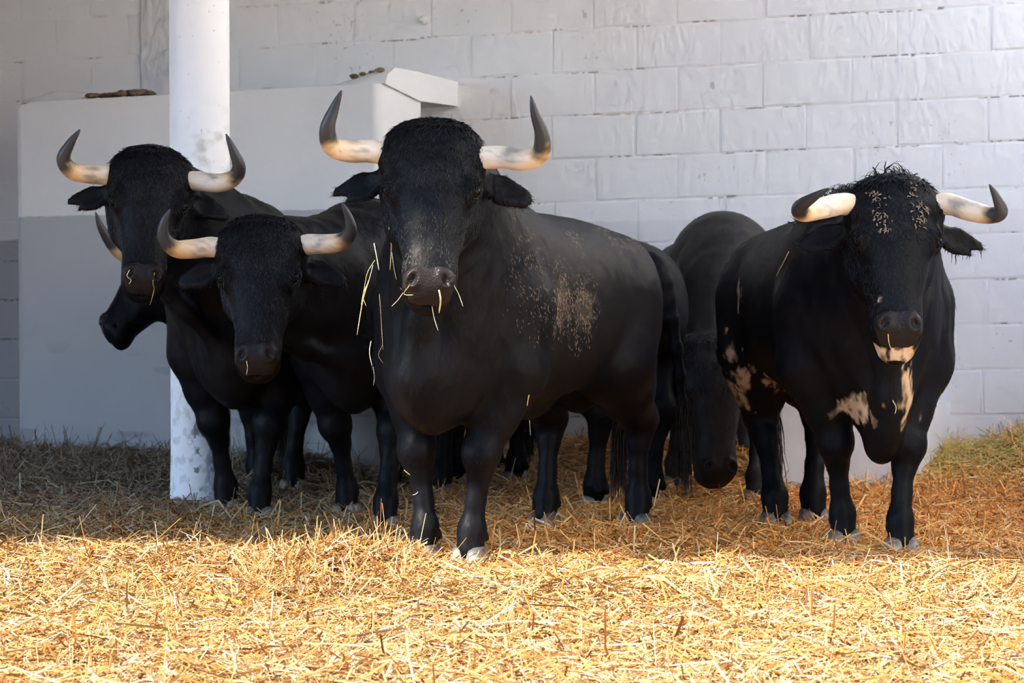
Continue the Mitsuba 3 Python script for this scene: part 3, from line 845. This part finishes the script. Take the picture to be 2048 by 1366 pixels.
def dusty(V, N, H, onhead, rng):
    c = plain(0.0)(V, N, H, onhead, rng)
    fl = np.clip((V[:, 1] - 0.05) * 8, 0, 1) * np.clip((0.5 - V[:, 0]) * 5, 0, 1) * np.clip((V[:, 2] - 0.6) * 5, 0, 1) * ~onhead
    c = c + 0.0075 * fl[:, None] * np.array([1.0, 0.93, 0.86])
    side = (V[:, 1] > 0.1) & ~onhead
    n = meshkit.fbm(V * 42, 3, 21)
    for x, z, rx, rz, s in ((0.30, 0.88, 0.10, 0.12, 1.0), (0.12, 0.86, 0.11, 0.10, 1.0), (0.45, 0.92, 0.06, 0.10, 0.5), (-0.42, 1.07, 0.10, 0.03, 0.8), (0.05, 1.08, 0.05, 0.05, 0.5)):
        m = np.exp(-((V[:, 0] - x) / rx) ** 2 - ((V[:, 2] - z) / rz) ** 2) * side * s
        w = np.clip((m + n - 1.0) * 3, 0, 1) * 0.16
        c = c + (np.array([0.20, 0.155, 0.115]) - c) * w[:, None]
    return c


def pied(V, N, H, onhead, rng):
    c = plain(0.12)(V, N, H, onhead, rng)
    n = meshkit.fbm(V * np.array([13, 13, 8]), 3, 31) + 1.1 * (meshkit.fbm(V * np.array([34, 34, 13]), 3, 32) - 0.5)
    pale = np.array([0.54, 0.37, 0.22]) * (0.75 + 0.6 * meshkit.fbm(V * np.array([20, 20, 12]), 2, 35))[:, None]
    streak = np.clip((meshkit.fbm(V * np.array([55, 55, 20]), 3, 36) - 0.36) * 7, 0, 1)
    def blot(m, th, s=9, head=False):
        nonlocal c
        m = m * (onhead == head)
        th = np.where(onhead == head, th, 9.0)
        w = np.clip((m * 1.0 + n - th) * s, 0, 1) * (0.25 + 0.75 * streak)
        c = c + (pale - c) * (w * 0.95)[:, None]
    g = lambda p, r: np.exp(-(((V - np.array(p)) / np.array(r)) ** 2).sum(1))
    # white under the chin and lower jaw
    chin = np.exp(-((H[:, 0] - 0.585) / 0.075) ** 2 - ((H[:, 2] + 0.09) / 0.06) ** 2) * (np.abs(H[:, 1]) < 0.13) * onhead
    blot(chin, 0.98, head=True)
    blot(g((0.76, 0.04, 0.60), (0.25, 0.055, 0.17)), 1.20)
    blot(g((0.70, -0.09, 0.52), (0.3, 0.10, 0.085)), 1.24)
    blot(g((0.70, 0.12, 0.50), (0.3, 0.07, 0.05)), 1.35)
    rear = (V[:, 0] < -0.15)
    blot(g((-0.36, -0.2, 0.60), (0.32, 0.25, 0.20)) * rear, 1.20)
    blot(g((-0.25, -0.27, 0.9), (0.12, 0.15, 0.12)) * rear, 1.38)
    return c


def heading(vec):
    return math.degrees(math.atan2(vec[1], vec[0]))


def horn(*pts):
    return [at(*p) for p in pts]


BULLS = [
    dict(seed=1, label='big black bull in front at the centre, facing the camera, straw on its muzzle', front=(-0.212, 8.53), heading=heading((-0.445, -0.895)),
         feet=[(-0.132, 8.50), (-0.292, 8.56), (0.475, 9.55), (0.13, 9.58)], poll=at(866, 268, 8.20), muzzle=at(858, 600, 7.98), across=(1, 0.0, -0.05),
         horns=[horn((745, 303, 8.20), (700, 303, 8.16), (664, 292, 8.12), (655, 258, 8.08), (668, 218, 8.06), (683, 181, 8.04)),
                horn((1000, 314, 8.18), (1045, 320, 8.13), (1080, 308, 8.09), (1084, 270, 8.05), (1070, 228, 8.03), (1062, 192, 8.02))],
         colour=dusty, locks=1500, neck_locks=420, fur=26000, girth=1.05, notch=(-1,), sink=-0.01,
         mud=((0.30, 0.90, 0.07, 0.11, 420), (0.13, 0.86, 0.09, 0.10, 520), (0.50, 0.98, 0.08, 0.14, 300), (-0.40, 1.10, 0.10, 0.03, 120), (0.05, 1.10, 0.05, 0.04, 60))),
    dict(seed=2, label='black bull low on the left, its head in front of two others', front=(-0.585, 9.80), heading=heading((-0.15, -0.985)),
         feet=[(-0.475, 9.58), (-0.65, 10.05), (-0.30, 10.85), (-0.52, 10.95)], poll=at(520, 458, 9.25), muzzle=at(513, 742, 9.05), across=(1, 0.0, 0.02),
         horns=[horn((425, 494, 9.25), (385, 498, 9.21), (350, 497, 9.17), (328, 475, 9.13), (328, 445, 9.11), (340, 418, 9.10)),
                horn((615, 489, 9.25), (650, 488, 9.21), (682, 483, 9.17), (701, 463, 9.13), (697, 435, 9.11), (684, 405, 9.10))],
         colour=plain(0.10), locks=1100, neck_locks=300, fur=14000, hump=-0.08, girth=0.92),
    dict(seed=3, label='black bull behind on the left, head raised in front of the white pillar', front=(-1.08, 10.06), heading=heading((-0.02, -1.0)),
         feet=[(-0.985, 9.93), (-1.15, 10.22), (-0.95, 11.05), (-1.13, 11.25)], poll=at(304, 318, 9.62), muzzle=at(285, 580, 9.40), across=(0.985, 0.15, -0.05),
         horns=[horn((215, 350, 9.60), (175, 348, 9.55), (143, 341, 9.50), (127, 318, 9.47), (140, 288, 9.45), (160, 259, 9.44)),
                horn((395, 362, 9.62), (435, 366, 9.58), (466, 357, 9.54), (478, 335, 9.50), (466, 300, 9.48), (452, 268, 9.47))],
         colour=plain(0.15), locks=1100, neck_locks=300, fur=14000, hump=-0.05, notch=(-1,), girth=0.93),
    dict(seed=4, label='black bull farthest left, only its lowered head in profile showing beside the pillar', front=(-1.10, 11.70), heading=heading((-0.98, 0.02)), size=0.84,
         feet=[(-1.02, 11.56), (-1.15, 11.82), (-0.15, 11.55), (-0.08, 11.8)], poll=at(338, 468, 11.35), muzzle=at(208, 674, 11.18), across=(-0.30, -0.95, 0.0),
         horns=[horn((268, 512, 11.5), (240, 505, 11.5), (216, 478, 11.48), (200, 450, 11.46), (191, 424, 11.45)),
                horn((300, 500, 11.15), (285, 515, 11.05), (290, 500, 10.95), (296, 470, 10.92))],
         colour=plain(0.1), locks=300, fur=5000, detail=1.15, girth=0.92),
    dict(seed=5, label='black bull behind the big one, its rump and long tail showing to the right', front=(-0.11, 11.38), heading=heading((-0.55, 0.835)), size=0.97,
         feet=[(-0.25, 11.3), (0.02, 11.45), (0.34, 10.34), (0.58, 10.52)], poll=(-0.12, 11.98, 0.95), muzzle=(-0.02, 12.22, 0.52), across=(-0.98, -0.1, 0),
         horns=[[(0.06, 11.98, 0.95), (0.16, 12.04, 0.97), (0.20, 12.06, 1.05)], [(-0.30, 11.95, 0.95), (-0.40, 12.0, 0.97), (-0.43, 12.02, 1.05)]],
         tail=[(-0.72, 0, 1.06), (-0.785, -0.01, 1.00), (-0.805, -0.04, 0.86), (-0.82, -0.07, 0.60), (-0.835, -0.09, 0.36)],
         colour=plain(0.3), locks=0, fur=9000, detail=1.1, girth=0.96),
    dict(seed=6, label='black bull at the back with its head down eating straw, between the others', front=(0.93, 11.0), heading=heading((0.03, -1.0)), size=0.97,
         feet=[(1.02, 10.62), (0.72, 11.25), (1.1, 12.0), (0.8, 11.95)], poll=at(1426, 690, 10.62), muzzle=at(1437, 962, 10.48), across=(0.97, 0.22, 0.0),
         horns=[horn((1380, 700, 10.7), (1355, 695, 10.78), (1335, 680, 10.85), (1330, 655, 10.9)), horn((1450, 715, 10.75), (1475, 722, 10.85), (1490, 705, 10.9), (1488, 680, 10.9))],
         colour=plain(0.5, base=(0.021, 0.0195, 0.018)), locks=500, fur=12000, detail=1.05, girth=0.95),
    dict(seed=7, label='black bull on the right with pale patches on chin, chest and hind leg', front=(1.27, 8.98), heading=heading((0.15, -0.98)),
         feet=[(1.352, 8.86), (1.182, 9.10), (1.16, 9.80), (1.0, 9.68)], poll=at(1790, 378, 8.58), muzzle=at(1797, 684, 8.36), across=(1, -0.02, -0.03),
         horns=[horn((1690, 408, 8.56), (1645, 416, 8.47), (1605, 424, 8.36), (1602, 412, 8.24), (1628, 394, 8.16), (1657, 377, 8.10)),
                horn((1890, 408, 8.56), (1935, 420, 8.50), (1978, 430, 8.44), (2002, 424, 8.39), (1993, 395, 8.36), (1979, 369, 8.35))],
         colour=pied, locks=900, neck_locks=260, fur=22000, mane=700, face_mud=((0.05, -0.085, 16), (0.075, -0.06, 10), (0.13, -0.07, 18), (0.17, -0.05, 14), (0.04, 0.05, 14), (0.09, 0.08, 26), (0.14, 0.07, 20)), hump=-0.07, girth=1.06, brisket=0.13, notch=(1,), sink=-0.02, chin=0.032),
]
BUILT = [make_bull(b) for b in BULLS]


# ------------------------------------------------------------------ straw
def straw_strands(n, rng, xr, yr, density=None, lmin=0.03, lmax=0.16, wmin=0.0012, wmax=0.0030, up=0.28, zoff=(0.0, 0.03), segs=2):
    x = rng.uniform(*xr, n); y = rng.uniform(*yr, n)
    keep = np.abs(x) < 0.215 * y + 0.8
    keep &= (np.abs(x) < 0.215 * y + 0.12) | (rng.random(n) < 0.4)
    keep &= ((WO[1] - y) * math.cos(YAW) - x * math.sin(YAW)) > 0.02
    x, y = x[keep], y[keep]; n = len(x)
    z = ground_z(x, y) - 0.015 + rng.uniform(*zoff, n)
    a = rng.uniform(0, 2 * np.pi, n); el = np.abs(rng.normal(0, up, n)) * np.where(rng.random(n) < 0.06, 2.4, 1)
    el = np.minimum(el, 1.35)
    L = rng.uniform(0, 1, n) ** 1.7 * (lmax - lmin) + lmin
    W = rng.uniform(wmin, wmax, n)
    d = np.stack([np.cos(a) * np.cos(el), np.sin(a) * np.cos(el), np.sin(el)], 1)
    side = unit(np.cross(d, np.array([0, 0, 1.0]) + rng.normal(0, 0.5, (n, 3)))); nn = np.cross(side, d)
    bend = rng.normal(0, 0.16, (n, 1)) * L[:, None]
    P0 = np.stack([x, y, z], 1) - d * (L * 0.5 * np.cos(el))[:, None]
    rings = []
    for t in np.linspace(0, 1, segs + 1):
        c = P0 + d * (L * t)[:, None] + (side * 0.7 + nn * 0.7) * bend * (4 * t * (1 - t))
        w = W[:, None] * (1 if t < 1 else 0.8)
        rings.append(np.stack([c + side * w, c + nn * w * 0.7, c - side * w, ], 1))
    V = np.stack(rings, 1)
    i = np.arange(n * 3 * (segs + 1)).reshape(n, segs + 1, 3)
    F = []
    for s in range(segs):
        for j in range(3):
            p, q, r, o = i[:, s, j], i[:, s, (j + 1) % 3], i[:, s + 1, (j + 1) % 3], i[:, s + 1, j]
            F += [np.stack([p, q, r], 1), np.stack([p, r, o], 1)]
    pal = np.array([[0.74, 0.46, 0.17], [0.84, 0.62, 0.30], [0.58, 0.30, 0.09], [0.92, 0.82, 0.60], [0.42, 0.22, 0.08], [0.60, 0.48, 0.17], [0.26, 0.15, 0.07]])
    pr = rng.choice(len(pal), n, p=[0.24, 0.21, 0.15, 0.20, 0.09, 0.05, 0.06])
    c = 0.56 * pal[pr] * rng.uniform(0.75, 1.1, (n, 1))
    hot = rng.random(n) < 0.42
    c[hot] *= np.array([1.0, 0.78, 0.50])
    c = c * np.array([0.97, 0.90, 0.86])
    mound = np.exp(-((x + 0.54) / 0.26) ** 2 - ((y - 8.1) / 0.35) ** 2)
    c = c * (1 - mound[:, None] * np.array([0.0, 0.10, 0.22]))
    # greener hay lies along the wall on the right
    g = np.exp(-((np.maximum(0, (WO[1] - y) * math.cos(YAW) - x * math.sin(YAW)) - 0.35) / 0.45) ** 2) * (x > 1.2) * (rng.random(n) < 0.75)
    c = c + (np.array([0.40, 0.38, 0.13]) - c) * (0.8 * g)[:, None]
    # bounce light painted into the colour: brighter, more golden straw at back right
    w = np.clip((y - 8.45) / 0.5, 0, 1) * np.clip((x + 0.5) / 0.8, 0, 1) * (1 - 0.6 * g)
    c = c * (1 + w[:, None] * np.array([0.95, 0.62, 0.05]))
    # greyer, darker straw at the back on the left
    b = np.clip((y - 9.3) / 1.6, 0, 1) * np.clip((0.6 - x) / 1.4, 0, 1)
    lum = c.mean(1, keepdims=True)
    c = c + (lum * np.array([1.0, 0.92, 0.72]) - c) * (0.6 * b[:, None])
    c = c * (1 - 0.25 * b[:, None])
    return V.reshape(-1, 3), np.vstack(F), np.repeat(c, 3 * (segs + 1), 0)


def build_straw():
    rng = np.random.default_rng(99)
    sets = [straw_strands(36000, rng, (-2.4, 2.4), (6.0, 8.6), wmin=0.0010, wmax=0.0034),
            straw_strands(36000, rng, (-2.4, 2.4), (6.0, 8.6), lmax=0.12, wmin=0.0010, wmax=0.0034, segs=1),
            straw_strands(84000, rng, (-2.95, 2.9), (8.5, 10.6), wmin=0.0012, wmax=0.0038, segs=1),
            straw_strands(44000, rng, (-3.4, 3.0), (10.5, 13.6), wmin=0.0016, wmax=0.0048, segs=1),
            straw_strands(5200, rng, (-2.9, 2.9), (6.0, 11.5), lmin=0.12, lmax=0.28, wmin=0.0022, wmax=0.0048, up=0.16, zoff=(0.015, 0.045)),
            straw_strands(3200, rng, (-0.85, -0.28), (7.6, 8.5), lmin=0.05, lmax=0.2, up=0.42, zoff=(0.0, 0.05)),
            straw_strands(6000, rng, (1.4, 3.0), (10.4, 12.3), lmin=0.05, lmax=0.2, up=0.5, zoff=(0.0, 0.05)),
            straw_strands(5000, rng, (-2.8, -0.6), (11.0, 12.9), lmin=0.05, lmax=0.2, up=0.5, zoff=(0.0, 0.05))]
    vs, fs, cs, base = [], [], [], 0
    for v, f, c in sets:
        vs.append(v); fs.append(f + base); cs.append(c); base += len(v)
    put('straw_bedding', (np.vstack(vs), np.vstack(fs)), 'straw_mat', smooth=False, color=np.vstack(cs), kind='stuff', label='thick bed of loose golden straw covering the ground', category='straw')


build_straw()


# ------------------------------------------------------------------ single stalks of straw clinging to the bulls
def surface(bull, u, v, out=0.006):
    """the point of the bull's side that faces the yard along this direction, or None"""
    r = at(u, v, 10.0) - CAM
    h, _, _ = bull['rays'].intersects_location([CAM], [r], multiple_hits=True)
    if not len(h):
        return None
    p = h[np.argmin(np.linalg.norm(h - CAM, axis=1))]
    return p - unit(r) * out


def build_stalks():
    rng = np.random.default_rng(21)
    for b in BUILT:
        b['rays'] = trimesh.Trimesh(b['wld'](b['V']), b['F'], process=False).ray
    c, l1, l2, r = BUILT[0], BUILT[2], BUILT[1], BUILT[6]
    S = [  # bull, label, radius, points in the photograph
        (c, 'straw stalk hanging straight down from the right nostril of the centre bull', 0.0030, [(878, 580), (881, 600), (878, 626)]), (c, 'thin straw stalk hanging lowest under the chin of the centre bull', 0.0020, [(864, 612), (868, 635), (876, 661)]),
        (c, 'kinked straw stalk jutting out right of the muzzle of the centre bull', 0.0020, [(908, 571), (918, 590), (926, 613)]), (c, 'straw stalk jutting down left from the mouth corner of the centre bull', 0.0022, [(806, 586), (796, 600), (783, 613)]),
        (c, 'long curled straw stalk across the upper lip of the centre bull', 0.0016, [(800, 575), (818, 596), (842, 604), (846, 598)]), (c, 'short curled straw stalk at the left nostril of the centre bull', 0.0016, [(818, 572), (808, 588), (826, 590)]),
        (c, "thick short straw stalk on the neck, high left of the centre bull's muzzle", 0.0028, [(748, 486), (753, 512), (758, 540)]), (c, 'long upright straw stalk beside the left cheek of the centre bull', 0.0024, [(778, 455), (783, 490), (780, 540)]), (c, 'thick straw stalk just left of the left nostril of the centre bull', 0.0028, [(784, 505), (788, 535), (793, 560)]),
        (c, "longest slanting straw stalk hanging left of the centre bull's neck", 0.0030, [(738, 560), (726, 600), (714, 670)]), (c, "thin curved wisp of hay at the left of the centre bull's neck", 0.0016, [(750, 520), (735, 545), (728, 580), (722, 610)]), (c, 'thin wavy wisp of hay beside the longest slanting stalk on the centre bull', 0.0014, [(746, 530), (738, 560), (726, 590), (732, 612)]),
        (c, "long upright straw stalk down the front of the centre bull's chest", 0.0030, [(759, 588), (762, 630), (766, 700)]), (c, "bent pale straw stalk at the left edge of the centre bull's chest", 0.0022, [(742, 682), (739, 705), (744, 732)]), (c, "short pale straw stalk lowest on the left of the centre bull's chest", 0.0028, [(746, 733), (749, 752), (747, 771)]),
        (c, "thin curled wisp at the foot of the long stalk on the centre bull's chest", 0.0014, [(765, 690), (757, 710), (766, 726)]), (c, 'short straw stalk on the centre bull behind its right-hand foreleg, upper of two', 0.0022, [(1058, 790), (1056, 800), (1054, 812)]), (c, 'short straw stalk hanging below the belly of the centre bull, lower of two', 0.0022, [(1059, 840), (1060, 855), (1061, 870)]),
        (c, 'tiny straw bit low on the left foreleg of the centre bull', 0.0020, [(826, 990), (832, 988), (836, 984)]), (c, 'tiny straw bit on the left knee of the centre bull', 0.0020, [(808, 940), (815, 946), (820, 950)]),
        (l1, 'curled straw bit under the left nostril of the bull at the pillar', 0.0020, [(259, 540), (254, 552), (262, 560), (258, 568)]), (l1, 'longer straw wisp under the right nostril of the bull at the pillar', 0.0018, [(309, 545), (306, 565), (308, 580), (300, 610)]),
        (l2, 'tiny straw bit under the left nostril of the low left bull', 0.0014, [(493, 722), (495, 735), (493, 750)]),
        (r, 'slanting pale straw stalk on the shoulder of the patched right bull', 0.0030, [(1578, 503), (1567, 525), (1553, 552)]), (r, 'thin straw stalk in the mouth of the patched right bull', 0.0018, [(1776, 668), (1779, 690), (1790, 712)]), (r, 'bent straw bit on the pale chest streak of the patched right bull', 0.0020, [(1785, 800), (1792, 815), (1790, 828)]),
    ]
    pal = [(0.80, 0.62, 0.30), (0.86, 0.74, 0.46), (0.74, 0.50, 0.18), (0.88, 0.80, 0.60)]
    for b, part, rad, px in S:
        P, last = [], None
        for u, v in px:
            p = surface(b, u, v)
            if p is None:
                d = last[1] if last is not None else b['wld'](b['hp'](0.5, 0, 0.03))[1]
                p = at(u, v, d)
            elif last is not None and abs(p[1] - last[1]) > 0.08:
                p = at(u, v, last[1])
            P.append(p); last = p
        V, F, t = tube(catmull(P, 14), rad * np.interp(np.linspace(0, 1, 14), [0, 0.8, 1], [1, 0.9, 0.35]), 6, 0.6)
        col = np.tile(pal[rng.integers(4)], (len(V), 1)) * (0.85 + 0.2 * np.sin(t * 9)[:, None])
        put('straw_stalk', (V, F), 'straw_mat', smooth=True, color=col, label=part, category='straw', group='straw stalks clinging to the bulls')
    # white string around the hind foot of the centre bull
    pts = [at(1066, 1036, 9.46), at(1080, 1041, 9.43), at(1094, 1047, 9.42), at(1106, 1055, 9.43), at(1114, 1074, 9.45)]
    V, F, t = tube(catmull(pts, 20), 0.0045, 7, 0.5)
    put('plastic_string', (V, F), 'string_mat', smooth=True, label='short white string lying over the hind foot of the big centre bull', category='string')


build_stalks()


def wall_at(u, v):
    """(metres along, metres up) where the block wall shows at this pixel"""
    r = at(u, v, 10.0) - CAM
    k = ((WO - CAM) @ WN) / (r @ WN)
    p = CAM + r * k
    return (p - WO) @ WA, p[2]


def build_knob():
    a, b = wall_at(851, 40)
    prof = [(0.0, 0.05), (0.011, 0.05), (0.016, 0.043), (0.016, 0.034), (0.010, 0.028), (0.010, 0.018), (0.022, 0.012), (0.024, 0.0)]
    m = trimesh.creation.revolve(np.array(prof)[::-1], sections=20)
    v = m.vertices
    W = wp(a, b, 0.004) + v[:, :1] * WA + v[:, 1:2] * np.array([0, 0, 1.0]) + v[:, 2:3] * WN
    put('wall_knob', trimesh.Trimesh(W, m.faces[:, ::-1], process=False), 'refuge_paint', smooth=40, label='small painted insulator knob high on the block wall above the low wall', category='knob')


build_knob()
